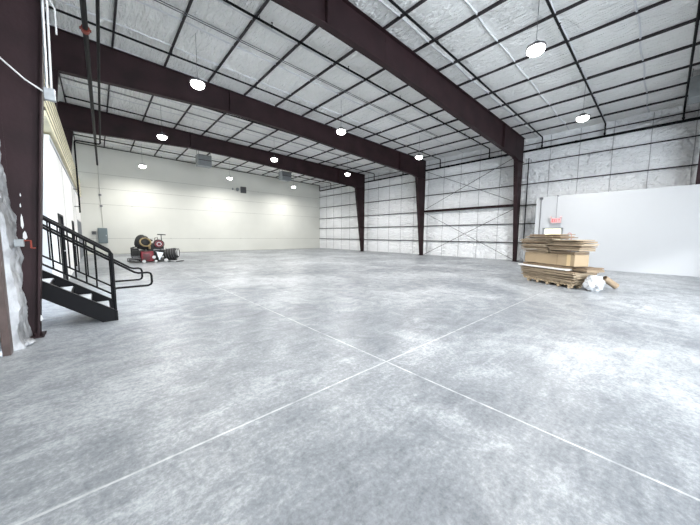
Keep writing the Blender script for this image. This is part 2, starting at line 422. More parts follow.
# ------------------------------------------------------------------ steel frames
def frame(y, label, xl_top=-0.45, xl_bot=-0.76, xlo=-1.0, mid=()):
    t = thing('steel_frame', label, 'steel frame', (0, y, 0), 'maroon steel frames')
    xo = XR - 0.27
    F = 0.11; T = 0.02
    def member(poly, name, flanges, stiff=()):
        b = MB().prism_y(poly, -0.007, 0.007)
        for p, q in flanges: b.beam((p[0], 0, p[1]), (q[0], 0, q[1]), 2 * F, T)
        for p, q in stiff: b.beam((p[0], 0, p[1]), (q[0], 0, q[1]), 2 * F - .03, 0.025)
        return b.build(name, 'maroon', t)
    # rafter
    low = [(xl_top, 6.68), (4.6, 6.92), (7.4, 6.84), (13.8, 6.48), (18.35, 6.22), (18.75, 6.12)]
    top = [(xo, ztop(xo)), (xlo, ztop(xlo))]
    poly = low + [(xo, 6.12), top[0], top[1], (xlo, 6.68)]
    fl = list(zip(low, low[1:])) + [(top[0], top[1])]
    st = [((4.7, 6.93), (4.7, ztop(4.7))), ((16.6, 6.33), (16.6, ztop(16.6))), ((7.1, 6.85), (7.1, ztop(7.1))), ((18.75, 6.12), (18.75, ztop(18.75))), ((9.4, 6.74), (9.4, ztop(9.4)))]
    member(poly, 'rafter', fl, st)
    # splice plates stand a little proud
    for x, z in ((4.7, 6.93), (16.6, 6.33)):
        b = MB(); b.bb((x - .03, -.12, z - .02), (x + .03, .12, ztop(x) - .01))
        for q in range(5):
            for s in (-1, 1):
                zz = z + .02 + q * (ztop(x) - z - .1) / 4
                b.cyl((x - .05, s * .07, zz), (x + .05, s * .07, zz), .016, seg=6)
        b.build('splice_plate', 'maroon', t)
    # right column
    c = [(19.62, 0.02), (18.75, 6.12), (xo, 6.12), (xo, 0.02)]
    member(c, 'column', [((19.62, 0.02), (18.75, 6.12)), ((xo, 0.02), (xo, ztop(xo))), ((18.75, 6.13), (xo, 6.13))])
    inner = [(xl_bot, 0.02)] + list(mid) + [(xl_top, 6.68)]
    c = inner + [(xlo, 6.68), (xlo, 0.02)]
    member(c, 'column', list(zip(inner, inner[1:])) + [ ((xlo, 0.02), (xlo, ztop(xlo))), ((xl_top, 6.69), (xlo, 6.69))])
    for x0, x1 in ((19.5, xo + .04), (xlo - .02, xl_bot + .06)):
        b = MB().bb((x0, -.15, 0), (x1, .15, .025))
        for s in (-1, 1):
            for q in (.25, .75): b.cyl((x0 + (x1 - x0) * q, s * .115, .02), (x0 + (x1 - x0) * q, s * .115, .07), .014, seg=6)
        b.build('base_plate', 'maroon', t)
    return t
fr1 = frame(FRAMES[1], 'nearest maroon steel frame crossing overhead, its left column beside the stairs', xl_top=-0.26, xl_bot=-0.74)
frame(FRAMES[2], 'middle maroon steel frame, second of the three rafters in view', xl_top=-.62, xl_bot=-.95, mid=((-.88, 4.0), (-.76, 5.3)))
frame(FRAMES[3], 'farthest maroon steel frame, closest to the cream end wall', xl_top=-.60, xl_bot=-.95, mid=((-.88, 4.0), (-.76, 5.3)))
frame(FRAMES[0], 'maroon steel frame whose right column stands at the right edge of the photo', xl_top=-.26, xl_bot=-.74)

# strut and cross bracing rods in the bay between the near and middle right columns
tag(MB().bb((19.86, 6.27, 3.49), (19.99, 13.23, 3.62)).bb((19.80, 6.27, 3.61), (20.05, 13.23, 3.63)).bb((19.80, 6.27, 3.48), (20.05, 13.23, 3.50)).build('bracing_strut', 'maroon', loc=(19.9, 9.7, 3.5)),
    'maroon horizontal bracing strut between near and middle columns on the insulated wall', 'strut')
for (a, b_, lab) in (((19.84, 6.4, .08), (19.84, 13.1, 3.42), 'lower bracing rod rising away from the foot of the near column'),
                     ((19.90, 6.4, 3.42), (19.90, 13.1, .08), 'lower bracing rod falling away to the foot of the middle column'),
                     ((19.84, 6.4, 3.72), (19.84, 13.1, 6.68), 'upper bracing rod rising away from strut to the eave'),
                     ((19.90, 6.4, 6.68), (19.90, 13.1, 3.72), 'upper bracing rod falling away from the near eave to the strut')):
    tag(MB().cyl(a, b_, .014, seg=6).build('bracing_rod', 'girt', loc=a), 'thin dark steel ' + lab, 'bracing rod', 'bracing rods')

# ------------------------------------------------------------------ cream end wall
ew = MB().bb((XL - 2.9, YE, 0), (XR + .3, YE + .2, 8.05)).build('wall_end', 'cream'); struct(ew)
g = MB()
for z in (1.2, 3.72, 4.88, 5.92): g.bb((XL, YE - .006, z - .012), (XR - .2, YE + .01, z + .012))
g.build('panel_joint', 'groove', ew)
s = MB()
for x, z in ((2.1, 3.7), (7.9, 4.0), (10.5, 1.2), (4.6, 1.2), (6.8, 1.17), (14.4, 1.2), (15.3, 3.7), (12.4, 5.9)):
    s.bb((x, YE - .03, z - .02), (x + .12, YE, z + .03))
s.build('panel_clip', 'groove', ew)
struct(MB().bb((-.75, YE - .02, 0), (XR - .1, YE, .04)).build('baseboard_end', 'groove'))

# louver, cameras, electrical panel, conduit on the cream wall
t = thing('wall_louver', 'small square dark louver high on the cream end wall', 'vent', (10.95, YE, 5.94))
b = MB();
for (a, c) in (((-.27, -.06, -.3), (-.23, 0, .3)), ((.23, -.06, -.3), (.27, 0, .3)), ((-.27, -.06, .26), (.27, 0, .3)), ((-.27, -.06, -.3), (.27, 0, -.26))): b.bb(a, c)
b.build('louver_frame', 'darkgrey', t)
b = MB()
for q in range(7): b.box((0, -.03, -.22 + q * .073), (.46, .06, .012), Matrix.Rotation(.6, 3, 'X'))
b.bb((-.24, -.008, -.27), (.24, -.002, .27)); b.build('louver_blade', 'greypipe', t)
for x, sc, lb in ((10.36, 1.0, 'small dark wall box directly left of the louver on the cream wall'), (9.92, .6, 'tiny dark wall box, farther left of the louver on the cream wall')):
    t = thing('wall_speaker', lb, 'wall box', (x, YE, 5.93), 'wall boxes by the louver')
    MB().rbox((0, -.09 * sc, 0), (.22 * sc, .18 * sc, .26 * sc), .02).build('housing', 'heater', t)
    MB().bb((-.03, -.03, -.17 * sc), (.03, 0, .17 * sc)).build('bracket', 'darkgrey', t)
t = thing('electrical_panel', 'blue-grey electrical panel on the cream wall above the stair railing', 'electrical panel', (.32, YE - .012, 1.42))
MB().rbox((0, -.08, 0), (.54, .16, 1.12), .015).build('cabinet', 'panelblue', t)
d_ = MB().rbox((0, -.17, 0), (.47, .02, 1.03), .008).build('door', 'panelblue', t); MB().bb((.17, -.2, -.05), (.2, -.18, .06)).build('latch', 'silver', d_)
t = thing('switch_box', 'small dark switch box left of the blue-grey electrical panel', 'switch box', (-.16, YE, 1.62))
MB().rbox((0, -.07, 0), (.24, .14, .24), .015).build('cover', 'darkgrey', t); MB().bb((-.03, -.18, -.03), (.03, -.13, .05)).build('lever', 'black', t)
t = thing('wall_conduit', 'thin grey conduit with junction boxes running down the cream wall to the panel', 'conduit', (.33, YE, 0))
MB().tube([(0, -.04, 6.5), (0, -.04, 3.7), (.03, -.04, 3.6), (.03, -.04, 1.98)], .018, 6).build('conduit_run', mat('painted_conduit', (.45, .45, .42), .6), t)
for x, z in ((0.0, 4.4), (.02, 3.6)): MB().rbox((x, -.06, z), (.16, .1, .12), .01).build('junction_box', 'greypipe', t)

# ------------------------------------------------------------------ left side: office block, fascia, corner column
XO = -0.80; YO = 10.9; ZO = 4.1
D1 = (11.5, 13.0, 2.12); D2 = (17.4, 18.7, 2.12); D3 = (22.4, 27.3, 2.35)
b = MB(); cur = YO
for (a, c, h) in (D1, D2, D3):
    b.bb((XO - .15, cur, 0), (XO, a, ZO)); b.bb((XO - .15, a, h), (XO, c, ZO)); cur = c
b.bb((XO - .15, cur, 0), (XO, YE, ZO))
wl = struct(b.build('wall_office', 'officewhite'))
# office panel joints and white corner bead
b = MB()
for y in (14.4, 19.6, 22.0): b.bb((XO, y - .012, 0), (XO + .004, y + .012, ZO))
b.build('panel_joint', 'groove', wl)
MB().bb((XO, YO - .02, ZO - .09), (XO + .03, YE, ZO)).build('top_trim', 'grey_dry', wl)
struct(MB().bb((-6, YO, 0), (XO - .151, YO + .15, ZO - .25)).build('wall_office_front', 'grey_dry'))
struct(MB().bb((XO - .14, YO - .04, 0), (XO + .02, YO - .001, ZO)).build('trim_1', 'officewhite'))
# ribbed yellow siding above the office wall
b = MB(); b.bb((XO - .2, 9.4, ZO), (XO - .12, YE, ZO + 1.2))
for q in range(6):
    z = ZO + .05 + q * .2; b.bb((XO - .13, 9.4, z), (-.69, YE - .01, z + .12))
struct(b.build('trim_2', 'fascia'))
b = MB()
for q in range(5):
    z = ZO + .05 + q * .2 + .12; b.bb((XO - .125, 9.4, z), (-.70, YE - .012, z + .08))
struct(b.build('trim_3', mat('brown_siding_groove', (.07, .055, .035), .8)))
# office roof behind fascia and upper left wall
struct(MB().bb((-6, YO, ZO - .02), (XO - .21, YE, ZO + .1)).build('office_roof', 'grey_dry'))
def left_wall_upper():
    b = MB(); 
    b.bb((XL - .25, YO - .3, ZO + 1.2), (XL - .05, YE, 8.3))
    b.bb((XL - .25, 5.6, 4.2), (XL - .05, YO - .3, 8.3))
    struct(b.build('wall_left_upper', 'wallins'))
left_wall_upper()
# stair alcove (side, back) hidden behind the column
struct(MB().bb((-4.2, 6.6, 0), (-4.05, YO, 8.3)).build('wall_alcove', 'grey_dry'))
struct(MB().bb((-4.2, 5.62, 0), (XL - .25, 6.32, 8.3)).build('wall_alcove_side', 'grey_dry'))
# office doors
def door(n, d, wide, mats):
    t = MB(); a, c, h = d
    t.bb((XO - .1, a, 0), (XO + .02, a + .05, h)).bb((XO - .1, c - .05, 0), (XO + .02, c, h)).bb((XO - .1, a, h - .05), (XO + .02, c, h))
    for q in range(1, wide): 
        y = a + (c - a) * q / wide; t.bb((XO - .1, y - .04, 0), (XO + .02, y + .04, h))
    o = struct(t.build('door_%d' % n, mats[0]))
    for q in range(wide):
        y0 = a + (c - a) * q / wide + .05; y1 = a + (c - a) * (q + 1) / wide - .05
        lf = MB().bb((XO - .08, y0, .02), (XO - .03, y1, h - .05)).build('door_leaf', mats[1], o)
        MB().cyl((XO - .03, y1 - .12, 1.0), (XO + .05, y1 - .12, 1.0), .02, seg=8).cyl((XO + .03, y1 - .24, 1.0), (XO + .03, y1 - .1, 1.0), .013, seg=8).build('door_handle', 'silver', lf)
door(1, D1, 1, ('doordark', 'doordark')); door(2, D2, 1, ('doordark', 'doordark'))
door(3, D3, 3, ('frame', 'glass'))

# near left wall: insulation beside the near column, brown jamb and grey-green door panel at the photo edge
b = MB(); vs = []; NY, NZ = 40, 220
for i in range(NY + 1):
    y = 5.62 + .62 * i / NY
    for j in range(NZ + 1):
        z = 8.2 * j / NZ
        if i < 10: y = 5.625 + .004 * i
        x = (-0.835 - .01 * i / NY if i >= 10 else -.99 + .0155 * i) - .085 * min(1, max(0, (z - 1.3) / 1.2)) + .05 * noise.fractal(Vector((y * 4, z * 2.2, 2)), .7, 2.1, 6)
        if z < .3: x += (.3 - z) * .10
        vs.append((x, y, z))
b.add(vs, [(i * (NZ + 1) + j, i * (NZ + 1) + j + 1, (i + 1) * (NZ + 1) + j + 1, (i + 1) * (NZ + 1) + j) for i in range(NY) for j in range(NZ)])
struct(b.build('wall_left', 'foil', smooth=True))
struct(MB().bb((-1.25, 5.6, 0), (-1.12, 6.4, 8.2)).build('wall_left_sheeting', 'galv'))
struct(MB().bb((-.975, 5.45, 0), (-0.905, 5.60, 5.2)).build('trim_4', 'jamb'))
b = MB()
for q in range(12): b.bb((-1.06, REAR_Y, q * .43), (-1.0, 5.46, q * .43 + .42))
struct(b.build('door_4', 'doorpanel'))
struct(MB().bb((-1.2, REAR_Y, 5.2), (-1.02, 5.62, 8.3)).build('wall_left_header', 'wallins'))
# loose strips of torn facing hanging from the insulation
for sd, (y, z, sx, sz, lb) in enumerate(((5.80, .045, .07, .045, 'crumpled white facing lying on the floor beside the brown jamb'),)):
    tag(MB().blob((-.80, y, z), (sx, .10, sz), seed=sd + 3, amp=.3, fr=2).build('torn_facing', 'foil', smooth=True, loc=(-.86, y, 0)), lb, 'insulation scrap')
# pale paint scars on the near left column web
for (x, z, w, h) in ((-.80, 1.72, .03, .22), (-.785, 1.52, .045, .13), (-.79, 2.1, .012, .05), (-.80, 1.95, .014, .06), (-.71, .27, .05, .1)):
    pts = [(x - w / 2, z - h * .3), (x, z - h / 2), (x + w / 2, z - h * .25), (x + w * .3, z + h * .3), (x, z + h / 2), (x - w * .4, z + h * .2)]
    o = MB().prism_y(pts, -.0115, -.0075).build('paint_scar', 'cable', [c for c in fr1.children if c.name.startswith('column')][1])
    o['label'] = 'flaked pale paint scar'
# conduit and cables on the near left column
t = thing('column_conduit', 'pale steel conduit with a junction box clipped to the near left column', 'conduit', (-.3, 6.1, 0))
MB().tube([(.085, -.03, 8.0), (.085, -.03, 6.6), (-.08, -.03, 4.9), (-.115, -.03, 3.62)], .017, 8).build('conduit_run', 'galv', t, True)
MB().tube([(.135, -.03, 8.0), (.135, -.03, 6.6), (-.035, -.03, 4.9), (-.07, -.03, 3.62)], .013, 8).build('conduit_run', 'cable', t, True)
MB().rbox((-.09, -.03, 3.54), (.12, .08, .17), .01).build('junction_box', 'galv', t)
tag(MB().tube([(-.86, 5.72, 3.86), (-.80, 5.90, 3.80), (-.62, 6.04, 3.66), (-.44, 6.08, 3.56)], .011, 6).build('cable', 'cable', smooth=True, loc=(-.7, 6, 3.7)), 'pale cable slanting across the near left column to the junction box', 'cable')
tag(MB().tube([(-.55, 5.95, 5.1), (-.42, 6.0, 5.0), (-.33, 6.04, 4.86), (-.265, 6.07, 4.75), (-.27, 6.07, 4.4)], .010, 6).build('cable', 'cable', smooth=True, loc=(-.4, 6, 5)), 'pale cable curving into the conduit at the top of the near left column', 'cable')
t = thing('wall_valve', 'small grey box with red handle on the insulation beside near left column', 'valve', (-.80, 5.80, 1.42))
MB().rbox((0.01, 0, 0), (.09, .08, .10), .01).build('valve_box', 'heater', t)
MB().tube([(.06, 0, .03), (.12, -.02, .03), (.12, -.02, -.07), (.16, -.02, -.07)], .011, 6).build('handle', 'coupling', t)

# ------------------------------------------------------------------ rear wall with open dock doors (behind the camera)
b = MB(); cur = XL - .2
for a, c in DOORS:
    b.bb((cur, REAR_Y - .15, 0), (a, REAR_Y, 8.3)); b.bb((a, REAR_Y - .15, DOOR_H), (c, REAR_Y, 8.3)); cur = c
b.bb((cur, REAR_Y - .15, 0), (XR + .3, REAR_Y, 8.3)); struct(b.build('wall_rear', 'rearwall'))

# ------------------------------------------------------------------ white partition on the right with door and exit sign
XP = 18.0; PD = (3.55, 4.46, 2.05)
b = MB(); y1 = 4.83
b.bb((XP, PD[1], 0), (XP + .15, y1, 3.7)); b.bb((XP, REAR_Y, 0), (XP + .15, PD[0], 3.7)); b.bb((XP, PD[0], PD[2]), (XP + .15, PD[1], 3.7))
b.bb((XP + .15, y1 - .15, 0), (XR - .35, y1, 3.7)); struct(b.build('wall_partition', 'white'))
struct(MB().bb((XP + .15, REAR_Y, 3.6), (XR - .35, y1 - .15, 3.7)).build('partition_cap', 'white'))
b = MB().bb((XP - .02, PD[0], 0), (XP + .17, PD[0] + .05, PD[2])).bb((XP - .02, PD[1] - .05, 0), (XP + .17, PD[1], PD[2])).bb((XP - .02, PD[0], PD[2] - .05), (XP + .17, PD[1], PD[2]))
dr = struct(b.build('door_5', 'frame'))
lf = MB().bb((XP + .04, PD[0] + .05, 0.01), (XP + .08, PD[1] - .05, 1.1)).bb((XP + .04, PD[0] + .05, 1.1), (XP + .08, PD[0] + .10, PD[2] - .05)).bb((XP + .04, PD[1] - .1, 1.1), (XP + .08, PD[1] - .05, PD[2] - .05)).build('door_leaf', 'white', dr)
MB().bb((XP + .05, PD[0] + .10, 1.1), (XP + .07, PD[1] - .1, PD[2] - .05)).build('door_glass', 'lite', lf)
MB().cyl((XP - .01, PD[0] + .13, .98), (XP + .04, PD[0] + .13, .98), .018, seg=8).build('door_handle', 'silver', lf)
# exit sign
def strokes(ch):
    return {'E': [(0, 0, .2, 1), (0, 0, .7, .18), (0, .41, .6, .59), (0, .82, .7, 1)],
            'I': [(.22, 0, .46, 1)], 'T': [(.25, 0, .47, 1), (0, .82, .72, 1)]}.get(ch, [])
t = thing('exit_sign', 'small red lettered EXIT sign hanging on a thin rod before the white partition', 'exit sign', (XP - .14, 3.86, 2.42))
MB().rbox((0, 0, 0), (.05, .46, .26), .012).build('sign_body', 'exitbody', t)
b = MB()
yy = .17
for ch in 'EXIT':
    if ch == 'X':
        for s in (-1, 1): b.box((-.029, yy - .035, 0), (.006, .018, .16), Matrix.Rotation(s * .42, 3, 'X'))
    for (a, z0, c, z1) in strokes(ch):
        b.bb((-.032, yy - a * .09, -.075 + z0 * .15), (-.026, yy - c * .09, -.075 + z1 * .15))
    yy -= .092
b.build('lettering', 'exit', t)
MB().cyl((0, 0, .12), (0, 0, 1.26), .008, seg=6).bb((-.02, -.02, 1.24), (.16, .02, 1.29)).build('stem', 'greypipe', t)
for s in (-1, 1): MB().lathe([(.03, 0), (.05, .05), (.045, .07)], (0, s * .2, .15), 12, (-.7, s * .3, .5)).build('emergency_lamp', 'exitbody', t, True)
t = thing('partition_conduit', 'grey conduit with a top box running down the near end of white partition', 'conduit', (XP, 4.60, 0))
MB().cyl((-.03, 0, .1), (-.03, 0, 3.62), .018, seg=8).build('conduit_run', 'greypipe', t)
MB().rbox((-.05, 0, 3.62), (.1, .14, .12), .01).build('junction_box', 'greypipe', t)
# black drain pipe next to near right column
tag(MB().tube([(19.97, 5.92, 6.35), (19.97, 5.92, 1.25), (19.97, 5.86, 1.18), (19.97, 5.5, 1.17)], .03, 8).build('drop_pipe', 'pipe', smooth=True, loc=(20, 5.9, 1.2)),
    'black vertical pipe ending in an elbow just right of the near right column', 'pipe')
tag(MB().blob((19.7, 5.5, .55), (.22, .42, .58), seed=5, amp=.35, fr=1.7).build('plastic_sheeting', 'poly', smooth=True, loc=(19.7, 5.5, 0)), 'bunched clear plastic sheeting at the foot of near right column', 'plastic sheeting')

# ------------------------------------------------------------------ sprinkler system
XM = XR - 0.183
t = thing('sprinkler_main', 'long black sprinkler main pipe high along the insulated side wall', 'pipe', (XM, 10, 6.8))
MB().cyl((0, REAR_Y - 10 + .1, 0), (0, YE - 10 - .3, 0), .062, seg=12).build('pipe_run', 'pipe', t, True)
for y in (-5, -1, 3.6, 7.2, 11.2, 14.6, 18.0, 21.4, 24.8):
    MB().cyl((0, y - 10, 0), (0, y - 9.88, 0), .075, seg=12).build('coupling', 'pipe', t)
YB = [-3.4, -0.15, 2.5, 5.28, 8.3, 11.95, 15.5, 18.9, 22.3, 25.6, 27.75]
def zb(x): return ztop(x) - 0.09
for k, y in enumerate(YB):
    t = thing('sprinkler_branch', '', 'pipe', (0, y, 0), 'sprinkler branch pipes')
    where = {0: 'over the camera', 1: 'at the right edge of the photo', 2: 'second in from the right edge of the photo', 3: 'just right of the nearest frame rafter', 4: 'just beyond the nearest frame rafter',
             5: 'just in front of the middle frame rafter', 6: 'just beyond the middle frame rafter', 7: 'just in front of the farthest frame rafter', 8: 'just beyond the farthest frame rafter', 9: 'second nearest to the cream end wall', 10: 'right along the top of the cream end wall'}[k]
    t['label'] = 'black sprinkler branch pipe under the ceiling, ' + where
    xe = XM - .10; r = .034
    MB().cyl((XL + .3 if k != 10 else -.7, 0, zb(XL + .3)), (xe, 0, zb(xe)), r, seg=8).build('pipe_run', 'pipe', t, True)
    MB().tube([(xe - .03, 0, zb(xe)), (XM - .03, 0, zb(xe) - .005), (XM, 0, zb(xe) - .04), (XM, 0, 6.83)], r * 1.05, 8).build('drop', 'pipe', t, True)
    MB().cyl((XM, 0, 6.9), (XM, 0, 6.98), .05, seg=10).build('fitting', 'pipe', t)
    hx = 1.2 + (k % 2) * 1.1
    while hx < 19:
        z = zb(hx)
        MB().cyl((hx, 0, z), (hx, 0, z + .11), .011, seg=6).cyl((hx, 0, z + .10), (hx, 0, z + .11), .028, seg=8).cyl((hx, 0, z - .03), (hx, 0, z + .03), .036, seg=8).build('sprinkler_head', 'pipe', t)
        hx += 3.05
    for x in PX[1::3]:
        MB().cyl((x + .05, 0, zb(x + .05)), (x + .05, 0, ztop(x) + .01), .008, seg=6).torus((x + .05, 0, zb(x)), .034, .006, (1, 0, 0), 12).build('pipe_hanger', 'pipe', t)
# twin grey conduits under the ceiling between branch pipes
for y, lb in ((9.62, 'twin thin dark conduits crossing the ceiling between the near and middle frames'), (16.9, 'twin thin dark conduits crossing the ceiling between middle and farthest frames')):
    t = thing('ceiling_conduit', lb, 'conduit', (0, y, 0), 'ceiling conduits')
    for dy in (0, .09): MB().cyl((XL + .3, dy, ztop(XL) - .03), (16.0, dy, ztop(16) - .03), .013, seg=6).build('conduit_run', 'greypipe', t)
# pipes running the length of the building at the left
t = thing('feed_pipe', 'thick black feed pipe with red coupling running overhead at the left, under the rafters', 'pipe', (0, 0, 6.55))
px_ = lambda y: .062 + (y - 8.8) * .0069 * 1.87
MB().cyl((px_(REAR_Y + .3), REAR_Y + .3, 0), (px_(YE - .05), YE - .05, 0), .055, seg=14).build('pipe_run', 'pipe', t, True)
for y in (9.9, 2.4): MB().cyl((px_(y), y - .07, 0), (px_(y), y + .07, 0), .085, seg=14).rbox((px_(y), y, 0), (.22, .06, .05), .01).build('coupling', 'coupling', t)
t = thing('feed_pipe', 'thinner black pipe right of the thick one, elbowing down to the office corner', 'pipe', (0, 0, 6.55))
pts = [(.15, REAR_Y + .3, 0), (.41, 20.62, 0), (.41, 20.72, -.03), (.41, 20.74, -.14), (.35, 20.74, -.19), (-.50, 20.74, -.19), (-.58, 20.74, -.22), (-.60, 20.74, -.32), (-.60, 20.74, -3.9)]
MB().tube(pts, .036, 10).build('pipe_run', 'pipe', t, True)
for z in (-2.7, -3.6): MB().bb((-.80, 20.71, z), (-.57, 20.77, z + .03)).build('pipe_clamp', 'pipe', t)

# ------------------------------------------------------------------ high bay lamps
def lamp_proto():
    t = thing('high_bay_lamp', '', 'lamp', (0, 0, 0), 'high bay lamps')
    MB().lathe([(.03, .13), (.10, .125), (.13, .09), (.14, .05), (.215, .045), (.225, .02), (.225, 0.0), (.21, -.006)], seg=28).build('housing', 'darkgrey', t, True)
    MB().lathe([(.19, -.004), (.205, -.03), (.195, -.08), (.16, -.125), (.10, -.155), (.01, -.165)], seg=28).build('diffuser', 'lamp', t, True)
    MB().torus((0, 0, .17), .035, .007, (1, 0, 0), 14).build('hook', 'galv', t)
    MB().cyl((0, 0, .2), (0, 0, 1.50), .006, seg=5).build('suspension_cord', 'darkgrey', t)
    l = bpy.data.lights.new('lamp_light', 'AREA'); l.shape = 'DISK'; l.size = .42; l.spread = math.radians(165); l.energy = LAMP_W; l.color = (1.0, .985, .955)
    lo = bpy.data.objects.new('lamp_light', l); C.objects.link(lo); lo.parent = t; lo.location = (0, 0, -.18)
    return t
L_LBL = {(2.7, 2.6): 'overhead left of the camera, out of frame', (8.75, 2.6): 'the brightest at the upper right', (15, 2.6): 'lowest at far right above the white partition',
         (2.7, 10.45): 'large at upper left before the middle rafter', (8.75, 10.45): 'before the middle of the middle rafter', (15, 10.45): 'before the right end of the middle rafter',
         (2.7, 17.1): 'hidden behind the middle rafter at left', (8.75, 17.1): 'before the middle of the farthest rafter', (15, 17.1): 'before the right end of the farthest rafter',
         (2.7, 25.3): 'leftmost one in front of the cream wall', (8.75, 25.3): 'above left of the wall louver', (15, 25.3): 'rightmost one in front of the cream wall',
         (2.7, -4.5): 'behind the camera at left', (8.75, -4.5): 'behind the camera'}
LP = lamp_proto(); first = True
for (x, y), lb in L_LBL.items():
    if y == 17.1 and x == 2.7: y2 = 17.1
    o = LP if first else copy_tree(LP); first = False
    o.location = (x, y, 6.42); o['label'] = 'lit round high bay lamp on a cord, ' + lb

# ------------------------------------------------------------------ unit heaters under the roof
def heater(x, y, z, w, h, d, label, rz=0):
    t = thing('unit_heater', label, 'heater', (x, y, z), 'unit heaters', rz)
    MB().rbox((0, 0, 0), (w, d, h), .03).build('cabinet', 'heater', t)
    b = MB()
    for q in range(8): b.box((0, -d / 2 - .01, -h * .4 + q * h * .115), (w * .86, .05, .012), Matrix.Rotation(.5, 3, 'X'))
    b.build('louver_blade', 'greypipe', t)
    MB().bb((-w * .47, -d / 2 - .006, -.02), (w * .47, -d / 2 + .01, .03)).build('center_band', 'darkgrey', t)
    for sx in (-1, 1):
        for sy in (-1, 1): MB().cyl((sx * w * .42, sy * d * .4, h / 2 - .01), (sx * w * .42, sy * d * .4, h / 2 + .5), .01, seg=6).build('hanger_rod', 'darkgrey', t)
heater(6.3, 23.6, 7.05, .95, .82, .7, 'grey unit heater under the roof before the cream wall, left one')
heater(13.1, 23.6, 6.9, .95, .78, .7, 'grey unit heater under the roof before the cream wall, right one')
heater(16.75, -.41, 7.0, .8, .75, .46, 'grey unit heater cut by the right edge of the photo'  )

# ------------------------------------------------------------------ stairs with railings
def stairs():
    t = thing('metal_staircase', 'black steel staircase with pipe railings and grey treads beside near left column', 'staircase', (0, 6.5, 0))
    SL = .72; x0 = .17
    def zs(x): return .185 - (x - x0) * SL        # top line of the stringers
    xe = -2.0
    for y in (0.0, 1.10):
        b = MB().prism_y([(x0 + .03, 0.0), (x0 + .03, zs(x0 + .03)), (xe, zs(xe)), (xe, zs(xe) - .24), (-.01, 0.0)], y - .02, y + .02)
        b.beam((x0 + .03, y, zs(x0 + .03)), (xe, y, zs(xe)), .07, .012)
        b.build('stringer', 'black', t)
    k = 0
    while True:
        x = x0 - .06 - .25 * k; z = .18 * (k + 1)
        if x < xe + .2: break
        st = MB().bb((x - .27, .022, z - .045), (x, 1.078, z - .012)).build('tread', 'black', t)
        MB().bb((x - .262, .03, z - .03), (x - .012, 1.07, z)).build('tread_infill', 'tread', st)
        MB().bb((x - .27, .022, z - .01), (x - .262, 1.078, z + .14)).build('riser', 'black', t)
        k += 1
    for y, inn in ((0.0, 1), (1.10, -1)):
        g = MB()
        H = 1.045
        xt = -2.0
        zt = lambda x, o: zs(x) + o
        g.tube([(x0, y, 0.02), (x0, y, zt(x0, H) - .03), (x0 - .02, y, zt(x0, H)), (xt, y, zt(xt, H))], .024, 10)
        g.build('guard_rail', 'black', t, True)
        MB().tube([(x0, y, zt(x0, .28)), (xt, y, zt(xt, .28))], .016, 8).build('bottom_rail', 'black', t, True)
        x = x0 - .22
        while x > xt:
            MB().cyl((x, y, zt(x, .28)), (x, y, zt(x, H)), .012, seg=6).build('baluster', 'black', t)
            x -= .125
        MB().cyl((-1.1, y, zt(-1.1, 0) - .2), (-1.1, y, zt(-1.1, H)), .024, seg=10).build('post', 'black', t)
        # graspable handrail inside the guard with its return loop at the foot
        yi = y + inn * .075
        oh = .88
        xr = .74 if inn == 1 else .68
        xa = x0 + .0
        zl = .82
        xb = x0 + (zt(x0, oh) - zl) / SL
        pts = [(xt, yi, zt(xt, oh)), (xb - .03, yi, zl + .02), (xb + .03, yi, zl), (xr - .06, yi, zl), (xr - .015, yi, zl - .02), (xr, yi, zl - .07), (xr, yi, .63), (xr - .015, yi, .59), (xr - .06, yi, .57), (x0 + .05, yi, .57), (x0, y, .57)]
        MB().tube(pts, .019, 10).build('handrail', 'black', t, True)
        for x in (-.15, -.9): MB().tube([(x, y, zt(x, oh)), (x, yi, zt(x, oh) - .04), (x, yi, zt(x, oh))], .008, 6).build('rail_bracket', 'black', t)
    zl = zs(xe)
    MB().bb((xe - 1.3, -.02, zl - .12), (xe, 1.12, zl - .0)).build('landing', 'black', t)
    for y in (0.05, 1.05):
        for x in (xe - .1, xe - 1.2): MB().bb((x - .04, y - .04, 0), (x + .04, y + .04, zl - .1)).build('landing_leg', 'black', t)
stairs()

# ------------------------------------------------------------------ cardboard stack
PO = Vector((10.5, 1.7, 0)); U = Vector((.515, .857, 0)); V = Vector((.857, -.515, 0))
AZ = math.atan2(U.y, U.x)
def sp(a, c, z): return PO + U * a + V * c + Vector((0, 0, z))
def sbox(b, a0, a1, c0, c1, z0, z1, rot=0.0, tilt=0.0):
    R = Matrix.Rotation(AZ + rot, 3, 'Z') @ Matrix.Rotation(tilt, 3, 'Y')
    # local axes: x along U, y along -V side
    return b.box(sp((a0 + a1) / 2, (c0 + c1) / 2, (z0 + z1) / 2), (a1 - a0, c1 - c0, z1 - z0), R)
